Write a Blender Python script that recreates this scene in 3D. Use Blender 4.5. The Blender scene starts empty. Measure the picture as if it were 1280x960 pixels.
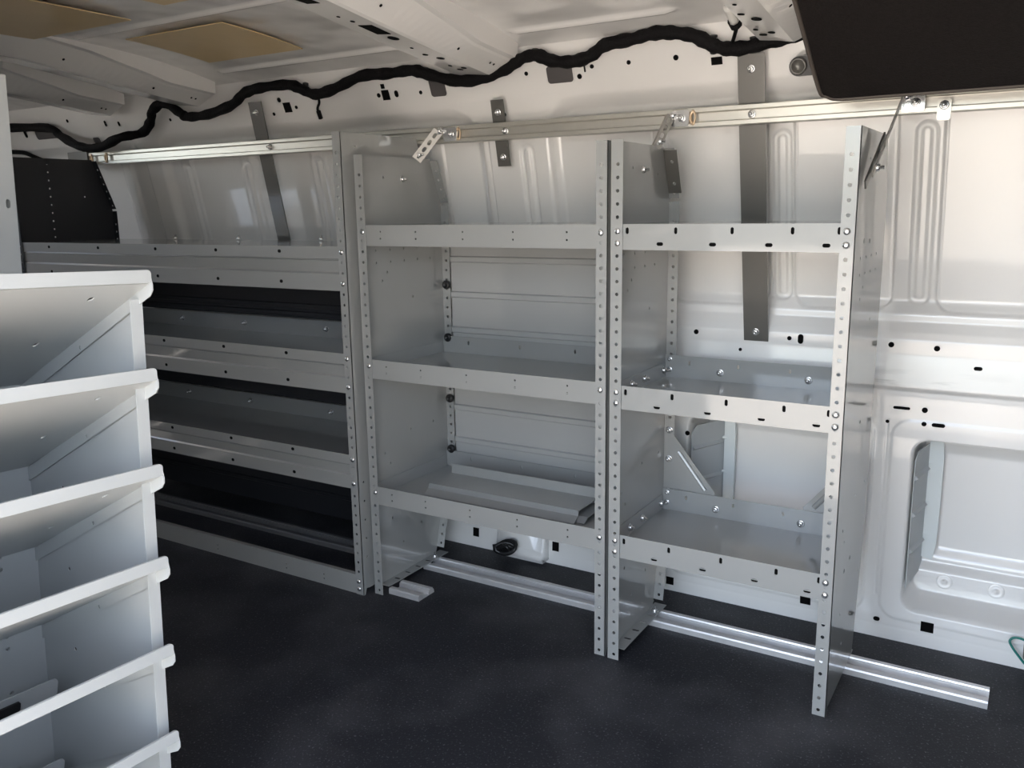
import bpy, bmesh, math, random
import numpy as np
from mathutils import Vector, Matrix
random.seed(4)
SC = bpy.context.scene
COL = SC.collection
R = math.radians

# ------------------------------------------------------------------ materials
def new_mat(name):
    m = bpy.data.materials.new(name); m.use_nodes = True
    nt = m.node_tree
    return m, nt, nt.nodes['Principled BSDF']

def mat(name, col, rough=.4, metal=0.0, coat=0.0, noise=0.0, nscale=40, bump=0.0, bscale=60, rvar=0.0, spec=.5, coat_rough=.08):
    m, nt, b = new_mat(name)
    b.inputs['Base Color'].default_value = (*col, 1)
    b.inputs['Roughness'].default_value = rough
    b.inputs['Metallic'].default_value = metal
    b.inputs['Coat Weight'].default_value = coat
    b.inputs['Coat Roughness'].default_value = coat_rough
    b.inputs['Specular IOR Level'].default_value = spec
    tc = nt.nodes.new('ShaderNodeTexCoord')
    if noise:
        n = nt.nodes.new('ShaderNodeTexNoise'); n.inputs['Scale'].default_value = nscale; n.inputs['Detail'].default_value = 4
        nt.links.new(tc.outputs['Object'], n.inputs['Vector'])
        mx = nt.nodes.new('ShaderNodeMix'); mx.data_type = 'RGBA'
        mx.inputs['A'].default_value = (*[c*(1-noise) for c in col], 1)
        mx.inputs['B'].default_value = (*[min(1, c*(1+noise)) for c in col], 1)
        nt.links.new(n.outputs['Fac'], mx.inputs['Factor']); nt.links.new(mx.outputs['Result'], b.inputs['Base Color'])
        if rvar:
            mr = nt.nodes.new('ShaderNodeMapRange'); mr.inputs['To Min'].default_value = rough-rvar; mr.inputs['To Max'].default_value = rough+rvar
            nt.links.new(n.outputs['Fac'], mr.inputs['Value']); nt.links.new(mr.outputs['Result'], b.inputs['Roughness'])
    if bump:
        n2 = nt.nodes.new('ShaderNodeTexNoise'); n2.inputs['Scale'].default_value = bscale; n2.inputs['Detail'].default_value = 3
        nt.links.new(tc.outputs['Object'], n2.inputs['Vector'])
        bp = nt.nodes.new('ShaderNodeBump'); bp.inputs['Strength'].default_value = bump; bp.inputs['Distance'].default_value = .01
        nt.links.new(n2.outputs['Fac'], bp.inputs['Height']); nt.links.new(bp.outputs['Normal'], b.inputs['Normal'])
    return m

GREY   = mat('grey_powder_coat', (.30,.303,.295), .36, coat=.85, noise=.03, nscale=14, coat_rough=.05)
GREY.node_tree.nodes['Principled BSDF'].inputs['Coat IOR'].default_value = 1.6
GREYB  = mat('grey_back_panel', (.37,.375,.37), .34, coat=.8, noise=.03, nscale=10)
GREY_SHADE  = mat('grey_sheet_shaded', (.024,.025,.030), .45, coat=.15, noise=.1, nscale=12)  # darker copy of the grey paint, shade of the wide unit put into colour
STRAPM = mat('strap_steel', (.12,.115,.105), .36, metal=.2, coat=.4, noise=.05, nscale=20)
LGREY  = mat('pale_grey_paint', (.46,.475,.475), .38, coat=.25, noise=.02, nscale=14)
GALV   = mat('galvanised_steel', (.58,.56,.51), .36, metal=.7, noise=.04, nscale=60, rvar=.04)
RAILM  = mat('floor_track_aluminium', (.70,.69,.69), .36, metal=.55, noise=.10, nscale=50, rvar=.08)
ARMM   = mat('bracket_steel', (.42,.40,.37), .45, metal=.35, noise=.06, nscale=60)
ZINC   = mat('zinc_bolt', (.80,.80,.80), .2, metal=.9)
COPPER = mat('yellow_zinc', (.72,.55,.38), .35, metal=.6)
BLACKR = mat('harness_tape', (.005,.0045,.005), .7, noise=.3, nscale=90, bump=.3, bscale=250, spec=.15)
BLACKP = mat('black_plastic', (.012,.012,.013), .38)
HOLE_SHADE   = mat('hole_shade_black', (.004,.004,.004), .9, spec=.1)  # flat black that stands for the shade inside holes
CUT_OUT_SHADE = mat('cut_out_shade_grey', (.075,.068,.068), .6, noise=.25, nscale=14)
FABRIC = mat('black_liner', (.012,.0095,.009), .85, noise=.45, nscale=160, bump=.25, bscale=300, spec=.2)
TRIM   = mat('liner_edge', (.085,.07,.06), .6)
TAN    = mat('tan_pad', (.66,.49,.25), .4, noise=.06, nscale=18, coat=.3)
FOAM   = mat('pale_sealant', (.70,.74,.74), .6)
GREEN  = mat('green_wire', (.02,.19,.16), .4)
PLATE  = mat('inner_plate_grey', (.47,.49,.50), .45)
WHITEC = mat('white_connector', (.7,.69,.66), .45)
BLOCKERM   = mat('light_blocker_dark', (.10,.10,.10), .6)
CONC   = mat('concrete', (.47,.42,.36), .9, noise=.12, nscale=3)

# white body paint with scuffs on the belt ledge
def paint(name='white_body_paint', bstr=.12, bsc=5):
    m, nt, b = new_mat(name)
    b.inputs['Roughness'].default_value = .28
    b.inputs['Coat Weight'].default_value = .9; b.inputs['Coat Roughness'].default_value = .06
    tc = nt.nodes.new('ShaderNodeTexCoord')
    mp = nt.nodes.new('ShaderNodeMapping'); mp.inputs['Scale'].default_value = (5, 5, 42)
    nt.links.new(tc.outputs['Object'], mp.inputs['Vector'])
    n = nt.nodes.new('ShaderNodeTexNoise'); n.inputs['Scale'].default_value = 1.6; n.inputs['Detail'].default_value = 5
    nt.links.new(mp.outputs['Vector'], n.inputs['Vector'])
    ramp = nt.nodes.new('ShaderNodeMapRange'); ramp.inputs['From Min'].default_value = .52; ramp.inputs['From Max'].default_value = .72
    nt.links.new(n.outputs['Fac'], ramp.inputs['Value'])
    sx = nt.nodes.new('ShaderNodeSeparateXYZ'); nt.links.new(tc.outputs['Object'], sx.inputs['Vector'])
    def band(sock, c, w):
        s = nt.nodes.new('ShaderNodeMath'); s.operation = 'SUBTRACT'; s.inputs[1].default_value = c; nt.links.new(sock, s.inputs[0])
        a = nt.nodes.new('ShaderNodeMath'); a.operation = 'ABSOLUTE'; nt.links.new(s.outputs[0], a.inputs[0])
        r = nt.nodes.new('ShaderNodeMapRange'); r.inputs['From Min'].default_value = w; r.inputs['From Max'].default_value = w*.3
        nt.links.new(a.outputs[0], r.inputs['Value']); return r.outputs['Result']
    bx, bz = band(sx.outputs['X'], .50, .22), band(sx.outputs['Z'], .595, .035)
    m1 = nt.nodes.new('ShaderNodeMath'); m1.operation = 'MULTIPLY'; nt.links.new(bx, m1.inputs[0]); nt.links.new(bz, m1.inputs[1])
    m2 = nt.nodes.new('ShaderNodeMath'); m2.operation = 'MULTIPLY'; nt.links.new(m1.outputs[0], m2.inputs[0]); nt.links.new(ramp.outputs['Result'], m2.inputs[1])
    m3 = nt.nodes.new('ShaderNodeMath'); m3.operation = 'MULTIPLY'; nt.links.new(m2.outputs[0], m3.inputs[0]); m3.inputs[1].default_value = .6
    mx = nt.nodes.new('ShaderNodeMix'); mx.data_type = 'RGBA'
    mx.inputs['A'].default_value = (.79, .775, .755, 1); mx.inputs['B'].default_value = (.26, .25, .24, 1)
    nt.links.new(m3.outputs[0], mx.inputs['Factor']); nt.links.new(mx.outputs['Result'], b.inputs['Base Color'])
    n2 = nt.nodes.new('ShaderNodeTexNoise'); n2.inputs['Scale'].default_value = bsc; n2.inputs['Detail'].default_value = 1
    nt.links.new(tc.outputs['Object'], n2.inputs['Vector'])
    bp = nt.nodes.new('ShaderNodeBump'); bp.inputs['Strength'].default_value = bstr; bp.inputs['Distance'].default_value = .02
    nt.links.new(n2.outputs['Fac'], bp.inputs['Height']); nt.links.new(bp.outputs['Normal'], b.inputs['Normal'])
    nt.links.new(bp.outputs['Normal'], b.inputs['Coat Normal'])
    return m
WHITE = paint()
ROOFW = paint('roof_skin_paint', .45, 9)

def rubber():
    m, nt, b = new_mat('black_rubber_mat')
    tc = nt.nodes.new('ShaderNodeTexCoord')
    n = nt.nodes.new('ShaderNodeTexNoise'); n.inputs['Scale'].default_value = 210; n.inputs['Detail'].default_value = 2
    n3 = nt.nodes.new('ShaderNodeTexNoise'); n3.inputs['Scale'].default_value = 3.5; n3.inputs['Detail'].default_value = 6
    for k in (n, n3): nt.links.new(tc.outputs['Object'], k.inputs['Vector'])
    r = nt.nodes.new('ShaderNodeMapRange'); r.inputs['From Min'].default_value = .60; r.inputs['From Max'].default_value = .78
    nt.links.new(n.outputs['Fac'], r.inputs['Value'])
    r3 = nt.nodes.new('ShaderNodeMapRange'); r3.inputs['From Min'].default_value = .45; r3.inputs['From Max'].default_value = .75; r3.inputs['To Max'].default_value = .35
    nt.links.new(n3.outputs['Fac'], r3.inputs['Value'])
    ad = nt.nodes.new('ShaderNodeMath'); ad.operation = 'ADD'; ad.use_clamp = True
    mu = nt.nodes.new('ShaderNodeMath'); mu.operation = 'MULTIPLY'; mu.inputs[1].default_value = 1.0
    nt.links.new(r.outputs['Result'], mu.inputs[0]); nt.links.new(mu.outputs[0], ad.inputs[0]); nt.links.new(r3.outputs['Result'], ad.inputs[1])
    mx = nt.nodes.new('ShaderNodeMix'); mx.data_type = 'RGBA'
    mx.inputs['A'].default_value = (.014, .015, .020, 1); mx.inputs['B'].default_value = (.14, .14, .15, 1)
    nt.links.new(ad.outputs[0], mx.inputs['Factor']); nt.links.new(mx.outputs['Result'], b.inputs['Base Color'])
    b.inputs['Roughness'].default_value = .58; b.inputs['Specular IOR Level'].default_value = .35
    bp = nt.nodes.new('ShaderNodeBump'); bp.inputs['Strength'].default_value = .4; bp.inputs['Distance'].default_value = .002
    nt.links.new(n.outputs['Fac'], bp.inputs['Height']); nt.links.new(bp.outputs['Normal'], b.inputs['Normal'])
    return m
RUBBER = rubber()

# ------------------------------------------------------------------ mesh helpers
def obj(name, bm, m, parent=None, smooth=False, mats=None):
    me = bpy.data.meshes.new(name)
    bmesh.ops.recalc_face_normals(bm, faces=bm.faces)
    bm.to_mesh(me); bm.free()
    for k in (mats or [m]): me.materials.append(k)
    if smooth:
        for p in me.polygons: p.use_smooth = True
    o = bpy.data.objects.new(name, me); COL.objects.link(o)
    if parent: o.parent = parent
    return o

def tag(o, label=None, cat=None, group=None, kind=None):
    if label: o['label'] = label
    if cat: o['category'] = cat
    if group: o['group'] = group
    if kind: o['kind'] = kind
    return o

def thing(name, label, cat, loc=(0,0,0), group=None):
    o = bpy.data.objects.new(name, None); COL.objects.link(o); o.location = loc
    o.empty_display_size = .05
    return tag(o, label, cat, group)

def inst(src, parent, M):
    o = src.copy(); COL.objects.link(o); o.parent = parent; o.matrix_local = M
    return o

def box(bm, x0,x1,y0,y1,z0,z1, mi=0):
    vs = [bm.verts.new(p) for p in ((x0,y0,z0),(x1,y0,z0),(x1,y1,z0),(x0,y1,z0),(x0,y0,z1),(x1,y0,z1),(x1,y1,z1),(x0,y1,z1))]
    for f in ((0,3,2,1),(4,5,6,7),(0,1,5,4),(1,2,6,5),(2,3,7,6),(3,0,4,7)):
        bm.faces.new([vs[i] for i in f]).material_index = mi

def frame(o, u, v):
    u = Vector(u).normalized(); v = Vector(v).normalized(); w = u.cross(v)
    return Matrix(((u.x,v.x,w.x,o[0]),(u.y,v.y,w.y,o[1]),(u.z,v.z,w.z,o[2]),(0,0,0,1)))

def plate(bm, outer, holes, t, M, mi=0):
    """flat sheet with real holes: outer and holes are 2D loops, t thickness along the frame's third axis"""
    loops = [outer] + list(holes)
    tmp = bmesh.new(); edges = []
    for lp in loops:
        vs = [tmp.verts.new((p[0], p[1], 0)) for p in lp]
        for i in range(len(vs)): edges.append(tmp.edges.new((vs[i], vs[(i+1) % len(vs)])))
    if holes: bmesh.ops.triangle_fill(tmp, use_beauty=True, edges=edges)
    else: tmp.faces.new(tmp.verts[:])
    tmp.verts.index_update()
    top = [bm.verts.new(M @ Vector((v.co.x, v.co.y, t))) for v in tmp.verts]
    bot = [bm.verts.new(M @ Vector((v.co.x, v.co.y, 0))) for v in tmp.verts]
    for f in tmp.faces:
        idx = [v.index for v in f.verts]
        bm.faces.new([top[i] for i in idx]).material_index = mi
        bm.faces.new([bot[i] for i in reversed(idx)]).material_index = mi
    k = 0
    for lp in loops:
        n = len(lp)
        for i in range(n):
            a, b = k+i, k+(i+1) % n
            bm.faces.new((bot[a], bot[b], top[b], top[a])).material_index = mi
        k += n
    tmp.free()

def circ(cx, cy, r, n=10): return [(cx+r*math.cos(2*math.pi*i/n), cy+r*math.sin(2*math.pi*i/n)) for i in range(n)]
def slot(cx, cy, a, b, n=5):
    """rounded slot, half sizes a (u) and b (v)"""
    r = min(a, b); P = []
    for qx, qy, s in ((1,1,0),(-1,1,90),(-1,-1,180),(1,-1,270)):
        for i in range(n):
            t = R(s+90*i/(n-1)); P.append((cx+qx*(a-r)+r*math.cos(t), cy+qy*(b-r)+r*math.sin(t)))
    Q = []
    for p in P:
        if not Q or (abs(p[0]-Q[-1][0])+abs(p[1]-Q[-1][1]) > 1e-6): Q.append(p)
    if abs(Q[0][0]-Q[-1][0])+abs(Q[0][1]-Q[-1][1]) < 1e-6: Q.pop()
    return Q
def rrect(x0,x1,y0,y1,r,n=5):
    P = []
    for cx, cy, s in ((x1-r,y1-r,0),(x0+r,y1-r,90),(x0+r,y0+r,180),(x1-r,y0+r,270)):
        for i in range(n):
            t = R(s+90*i/(n-1)); P.append((cx+r*math.cos(t), cy+r*math.sin(t)))
    return P
def rect(x0,x1,y0,y1): return [(x0,y0),(x1,y0),(x1,y1),(x0,y1)]

def prism_x(bm, prof, x0, x1, mi=0, close=True):
    a = [bm.verts.new((x0, y, z)) for y, z in prof]; b = [bm.verts.new((x1, y, z)) for y, z in prof]
    n = len(prof)
    for i in range(n if close else n-1):
        bm.faces.new((a[i], a[(i+1) % n], b[(i+1) % n], b[i])).material_index = mi
    if close:
        bm.faces.new(a).material_index = mi; bm.faces.new(b[::-1]).material_index = mi

def thick(prof, t, nrm=(1,0)):
    """close an open profile into a sheet by shifting it"""
    return prof + [(y+nrm[0]*t, z+nrm[1]*t) for y, z in reversed(prof)]

def smooth_path(P, sub=6):
    P = [Vector(p) for p in P]; out = []
    for i in range(len(P)-1):
        p0, p1, p2, p3 = P[max(i-1,0)], P[i], P[i+1], P[min(i+2,len(P)-1)]
        for k in range(sub):
            t = k/sub
            out.append(.5*((2*p1)+(p2-p0)*t+(2*p0-5*p1+4*p2-p3)*t*t+(3*p1-p0-3*p2+p3)*t**3))
    out.append(P[-1]); return out

def tube(bm, P, r, n=10, closed=False):
    P = [Vector(p) for p in P]; rings = []
    N = len(P); up = Vector((0,0,1))
    for i in range(N):
        a = P[(i-1) % N] if (closed or i > 0) else P[i]; b = P[(i+1) % N] if (closed or i < N-1) else P[i]
        d = (b-a).normalized(); s = d.cross(up)
        if s.length < 1e-3: s = d.cross(Vector((0,1,0)))
        s.normalize(); w = s.cross(d)
        rr = r[i] if isinstance(r, (list, tuple)) else r
        rings.append([bm.verts.new(P[i]+(s*math.cos(2*math.pi*k/n)+w*math.sin(2*math.pi*k/n))*rr) for k in range(n)])
    for i in range(N if closed else N-1):
        A, B = rings[i], rings[(i+1) % N]
        for k in range(n): bm.faces.new((A[k], A[(k+1) % n], B[(k+1) % n], B[k]))
    if not closed:
        bm.faces.new(rings[0][::-1]); bm.faces.new(rings[-1])

def lathe(bm, prof, M, n=12, mi=0):
    rings = []
    for r, h in prof:
        if r < 1e-6: rings.append([bm.verts.new(M @ Vector((0,0,h)))])
        else: rings.append([bm.verts.new(M @ Vector((r*math.cos(2*math.pi*k/n), r*math.sin(2*math.pi*k/n), h))) for k in range(n)])
    for A, B in zip(rings, rings[1:]):
        for k in range(n):
            k2 = (k+1) % n
            q = [A[k % len(A)], A[k2 % len(A)], B[k2 % len(B)], B[k % len(B)]]
            u = []
            for v in q:
                if v not in u: u.append(v)
            if len(u) > 2: bm.faces.new(u).material_index = mi

FACE = lambda p, d: Matrix.Translation(p) @ Vector((0,0,1)).rotation_difference(Vector(d)).to_matrix().to_4x4()

# reusable fasteners (mesh data shared by every copy)
def proto(fn, name, m):
    bm = bmesh.new(); fn(bm); o = obj(name, bm, m, smooth=True); COL.objects.unlink(o); return o
I4 = Matrix.Identity(4)
BOLT = proto(lambda bm: lathe(bm, [(0,0),(.0068,0),(.0066,.0016),(.0052,.0034),(.0028,.0045),(0,.0048)], I4, 12), 'bolt', ZINC)
def _nut(bm):
    lathe(bm, [(0,0),(.0085,0),(.0085,.0012),(.0062,.0012)], I4, 14)
    lathe(bm, [(.0064,.0012),(.0064,.0062),(.0045,.0068),(.0034,.0068),(.0034,.013),(0,.0135)], I4, 6)
NUT = proto(_nut, 'nut', ZINC)
KNOB = proto(lambda bm: lathe(bm, [(0,0),(.0105,0),(.0118,.003),(.0118,.009),(.0095,.012),(.0055,.0125),(.005,.0105),(0,.0105)], I4, 16), 'knob', BLACKP)
def bolt(parent, p, d, src=None): return inst(src or BOLT, parent, FACE(p, d))

# ------------------------------------------------------------------ the shell
def sstep(a, b, x):
    t = np.clip((x-a)/(b-a), 0, 1); return t*t*(3-2*t)
def rr_in(x, z, x0, x1, z0, z1, r, w):
    """1 inside a rounded rectangle, falling to 0 over width w outside its edge"""
    qx = np.abs(x-(x0+x1)/2)-(x1-x0)/2+r; qz = np.abs(z-(z0+z1)/2)-(z1-z0)/2+r
    d = np.hypot(np.maximum(qx,0), np.maximum(qz,0))+np.minimum(np.maximum(qx,qz),0)-r
    return 1-sstep(-w, 0, d)
FZ = np.array([0,.02,.12,.47,.56,.574,.583,.655,.685,.700,.722,.745,1.20,1.235,1.335,1.36])
FY = np.array([.389,.390,.396,.400,.398,.397,.384,.392,.392,.398,.410,.411,.318,.300,.262,.250])
def wall_frame(z): return np.interp(z, FZ, FY)
SKINS = [(.553,1.25),(.262,.468),(-.03,.205),(-.322,-.06),(-.66,-.50),(-1.09,-.70),(-1.39,-1.14),(-1.67,-1.44),(-1.98,-1.72),(-2.3,-2.03)]
BEADS = [.520,.236,-.04-.005,-.39,-1.115,-1.415,-1.695]
def wall_y(x, z):
    y = wall_frame(z)
    # large side bays under the cant rail
    y = y + .020*rr_in(x, z, -.335, 1.6, .735, 1.232, .09, .034)
    y = y + .020*rr_in(x, z, -1.80, -.515, .735, 1.226, .09, .034)
    y = y + .020*rr_in(x, z, -2.6, -1.87, .735, 1.21, .06, .034)
    for a, b in SKINS: y = y + .006*rr_in(x, z, a, b, .743, 1.185, .035, .004)
    for a, b in SKINS:
        y = y + .004*(rr_in(x, z, a-.002, b+.002, .741, 1.187, .037, .003)-rr_in(x, z, a+.002, b-.002, .745, 1.183, .033, .003))
    for c in BEADS:
        o = rr_in(x, z, c-.022, c+.022, .755, 1.13, .021, .005); i = rr_in(x, z, c-.011, c+.011, .768, 1.12, .010, .005)
        y = y + .007*o - .006*i
    # lower pockets, open through to the outer skin
    for a, b in ((.026,.428),(.534,1.26)):
        p = rr_in(x, z, a, b, .075, .470, .035, .013)
        y = y + .125*p + .012*rr_in(x, z, a+.03, b, .16, .44, .03, .03)
        y = y - .02*p*sstep(.155, .135, z)*(sstep(.075,.085,z))
        y = y - .0022*rr_in(x, z, a-.045, b+.03, .050, .512, .04, .004)
    for a in (.449,.481): y = y + .0025*rr_in(x, z, a-.002, a+.002, .10, .505, .002, .002)
    y = y + .004*rr_in(x, z, -.25, 1.3, .030, .034, .002, .004)
    # cut-outs along the cant rail
    # seam beside the middle pillar
    return y

def grid(name, us, vs, fn, m, mats=None):
    U, V = np.meshgrid(us, vs, indexing='ij'); P = fn(U, V)
    nu, nv = len(us), len(vs)
    me = bpy.data.meshes.new(name)
    idx = np.arange(nu*nv).reshape(nu, nv)
    f = np.stack([idx[:-1,:-1], idx[1:,:-1], idx[1:,1:], idx[:-1,1:]], -1).reshape(-1)
    nf = (nu-1)*(nv-1)
    me.vertices.add(nu*nv); me.vertices.foreach_set('co', P.reshape(-1).astype(np.float32))
    me.loops.add(nf*4); me.loops.foreach_set('vertex_index', f.astype(np.int32))
    me.polygons.add(nf); me.polygons.foreach_set('loop_start', np.arange(0, nf*4, 4, dtype=np.int32))
    me.update(); me.validate()
    me.polygons.foreach_set('use_smooth', np.ones(len(me.polygons), bool))
    me.materials.append(m)
    o = bpy.data.objects.new(name, me); COL.objects.link(o); return o

xs = np.concatenate([np.arange(-2.75, -.70, .007), np.arange(-.70, .90, .0026), np.arange(.90, 1.305, .01)])
zs = np.arange(0, 1.3601, .0028)
wall = grid('wall_far', xs, zs, lambda X, Z: np.stack([X, wall_y(X, Z), Z], -1), WHITE)
tag(wall, kind='structure')
def wy(x, z): return float(wall_y(np.array(x), np.array(z)))

# punched holes in the sheet metal: flat black discs painted as their inner shade
bm = bmesh.new()
def punched(x, z, a, b=None, square=False):
    b = b or a; h = .004
    n = Vector((0, wy(x, z+h)-wy(x, z-h), 2*h)).normalized()
    M = frame((x, wy(x, z)-.0012, z), (1,0,0), n)
    lp = rect(-a,a,-b,b) if square else slot(0, 0, a, b, 4)
    plate(bm, lp, [], .001, M)
for h in [(-1.1772,1.2853,.007),(-1.1537,1.2639,.014,.014,1),(-.8136,1.271,.006),(-.7933,1.2916,.006,.006,1),(-.754,1.2705,.006,.009),(-.790,1.27,.012,.013,1),
          (-1.12,1.262,.005),(-1.215,1.25,.005),(-.675,1.268,.005),(-.1811,1.286,.005),(-.20,1.285,.002,.010),(-.09,1.2862,.005),(.0206,1.2857,.006),(.110,1.2713,.012,.008,1),
          (-.3547,1.2855,.005),(-.216,1.268,.006),(.4777,.6735,.006),(.5666,.6711,.006),(.6457,.635,.008,.004),(.2632,.6735,.005),(.2881,.6733,.006,.011),(.0439,.6749,.006),(.1525,.640,.004),
          (.5067,.536,.017,.003),(.5524,.536,.006),(.5531,.506,.005),(.5810,.506,.013,.004),(.4801,.503,.004),(.4416,.4087,.006),(.4411,.2237,.005),(.4884,.0432,.007,.005),(.20,.45,.004),
          (-.6068,.045,.010,.013,1),(-.343,.052,.010,.013,1),(.593,.048,.013,.012,1),(.330,.052,.012,.012,1),(-.0079,.026,.010,.010,1),(.0264,.4207,.006),
          (-2.2,1.29,.006),(-2.48,1.262,.008,.014),(-2.0,1.27,.005,.010),(-1.93,1.265,.005,.008),(-1.67,1.262,.005),(-.4405,1.20,.005)]:
    punched(*h)
o = obj('punched_hole_shade', bm, HOLE_SHADE, wall)
# larger rounded cut-outs along the cant rail, dark plates coloured as the shaded skin behind
bm = bmesh.new()
for x0, x1, z0, z1 in ((-.645,-.590,1.250,1.302),(-.302,-.228,1.254,1.30),(-2.42,-2.28,1.235,1.272),(-2.105,-2.06,1.205,1.235)):
    zc_ = (z0+z1)/2; n = Vector((0, float(wall_frame(z1))-float(wall_frame(z0)), z1-z0)).normalized()
    M = frame(((x0+x1)/2, float(wall_frame(zc_))-.002, zc_), (1,0,0), n); a, b = (x1-x0)/2, (z1-z0)/2
    plate(bm, rrect(-a,a,-b,b,.010), [rrect(-a+.003,a-.003,-b+.003,b-.003,.008)], .002, M, 0)
    plate(bm, rrect(-a+.003,a-.003,-b+.003,b-.003,.008), [], .001, M, 1)
obj('cut_out', bm, WHITE, wall, mats=[WHITE, CUT_OUT_SHADE])

# ribbed reinforcement plates and foam strips inside the two lower pockets
for a, dx, f0, f1 in ((.034,.050,.084,.112),(.5405,.018,.558,.589)):
    bm = bmesh.new()
    M = frame((a, .402, .165), (dx,.123,0), (0,0,1))
    L = math.hypot(dx, .123)
    plate(bm, [(0,-.04),(L,-.03),(L,.272),(.02,.272),(0,.255)], [], .002, M)
    r_ = M.to_3x3() @ Vector((0,0,1))
    for k in range(3):
        z = .045+.085*k
        A = [bm.verts.new(M @ Vector(p)) for p in ((.005,z-.006,.002),(L-.025,z-.006,.002),(L-.012,z,.002),(L-.025,z+.006,.002),(.005,z+.006,.002))]
        B = [bm.verts.new(M @ Vector((.005,z,.009))), bm.verts.new(M @ Vector((L-.025,z,.009)))]
        for q in ((A[0],A[1],B[1],B[0]),(B[0],B[1],A[3],A[4]),(A[1],A[2],B[1]),(B[1],A[2],A[3]),(A[4],A[0],B[0])): bm.faces.new(q)
    obj('reinforcement_plate', bm, PLATE, wall)
    bm = bmesh.new()
    w_ = f1-f0
    lp = [(f0,.165),(f0+w_*.75,.160),(f0+w_*.95,.20),(f0+w_,.30),(f0+w_,.40),(f0+w_*.9,.452),(f0+w_*.4,.458),(f0,.44)]
    plate(bm, lp, [], .012, frame((0,.522,0),(1,0,0),(0,0,1)))
    for z in (.22,.30,.39): tube(bm, [(f0-.006,.512,z),(f0+.010,.514,z)], .004, 8)
    obj('sealant_strip', bm, FOAM, wall)
# dimples on the pocket's lower step
bm = bmesh.new()
for x in (.612,.716):
    lathe(bm, [(.017,0),(.015,.002),(.011,.0005),(.0045,.0005),(.004,.003),(0,.003)], FACE((x, wy(x,.125)-.0015, .118), (0,-1,.15)), 20)
obj('dimple', bm, WHITE, wall, smooth=True)

# pillar foot box on the wall's lower edge
bm = bmesh.new()
prof = [(.415,0),(.362,0),(.366,.03),(.374,.16),(.40,.24),(.415,.24)]
prism_x(bm, prof, -.52, -.365)
bmesh.ops.bevel(bm, geom=[e for e in bm.edges], offset=.01, segments=3, affect='EDGES')
tag(obj('trim_1', bm, WHITE, smooth=True), kind='structure')

# roof skin
def roof_z(x, y):
    t = np.clip((y+.5)/.78, -1.2, 1.2)
    z = 1.405-.068*np.abs(t)**3.2
    for c, bays in ((-.55,((-1.36,-.60),(-.30,.08))),(-.215,((-1.36,-.60),(-.30,.08))),(.175,((-1.30,-.60),(-.33,.05),(-1.78,-1.62)))):
        for a, b in bays: z = z-.007*rr_in(x, y, a, b, c-.010, c+.010, .009, .006)
    return z
ys = np.arange(-1.32, .2701, .006)
roof = grid('ceiling', np.arange(-2.75, 1.305, .012), ys, lambda X, Y: np.stack([X, Y, roof_z(X, Y)], -1), ROOFW)
tag(roof, kind='structure')
def rz(x, y): return float(roof_z(np.array(x), np.array(y)))

# roof bows: hat-section cross members with slots in their underside
BY = np.array([-.50,-.31,-.20,-.07,.07,.15,.235]); BZ = np.array([1.362,1.354,1.339,1.322,1.305,1.295,1.285])
def bow_z(y): return float(np.interp(-.5+abs(y+.5), BY, BZ))
def bow_h(y): return float(np.interp(-.5+abs(y+.5), [-.5,-.15,0,.08,.235], [.048,.048,.034,.024,.028]))
def bow(n, xc, yend=.240, wl=1.0):
    bm = bmesh.new(); rings = []
    for y in np.linspace(-1.25, yend, 70):
        z, h = bow_z(y), bow_h(y); zt = max(rz(xc, min(y,.25)), z+h)+.004
        rings.append([bm.verts.new((xc+px*(wl if px < -.01 else 1), y, zz)) for px, zz in ((-.135,zt),(-.125,z+.030),(-.108,z+.020),(-.100,z+.010),(-.004,z),(.004,z+.003),(.056,z+h-.004),(.062,z+h),(.075,z+h+.003),(.078,zt))])
    for A, B in zip(rings, rings[1:]):
        for k in range(len(A)-1): bm.faces.new((A[k],A[k+1],B[k+1],B[k]))
    bm.faces.new(rings[-1]); bm.faces.new(rings[0][::-1])
    o = obj('trim_%d' % n, bm, WHITE); tag(o, kind='structure')
    bm = bmesh.new()
    def und(y, px, a, b, square=False):
        z = bow_z(y)+.010*(-px)/.1-.0016; sl_ = (bow_z(y+.01)-bow_z(y-.01))/.02
        plate(bm, rect(-a,a,-b,b) if square else slot(0,0,a,b,4), [], .001, frame((xc+px, y, z), (1,0,-.1), (0,1,sl_)))
    for y, px, a, b, q in () if n in (3, 4) else ((-.34,-.052,.018,.05,1),(-.135,-.040,.018,.030,1),(-.075,-.040,.013,.013,0),(-.22,-.06,.004,.004,0),(-.19,-.05,.005,.005,0),(.0,-.05,.004,.004,0),(.055,-.055,.007,.005,0),(.085,-.035,.010,.008,0),(.15,-.055,.005,.005,0),(.17,-.03,.007,.006,0),(.185,-.05,.008,.005,0)):
        und(y, px, a, b, q)
    # black marks as the shade in two small holes in the side face near the end
    for y in (.185,.20): plate(bm, circ(0,0,.003,8), [], .001, frame((xc+.034,y,bow_z(y)+bow_h(y)*.5-.002),(0,1,0),(.7,0,.5)))
    for y in (-.20,.06): plate(bm, circ(0,0,.0035,8), [], .001, frame((xc+.032,y,bow_z(y)+bow_h(y)*.5-.003),(0,1,0),(.75,0,.65)))
    obj('punched_hole_shade', bm, HOLE_SHADE, o)
bow(2, -.43); bow(3, -1.47); bow(4, -1.90); bow(5, .285, wl=.72)

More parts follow.
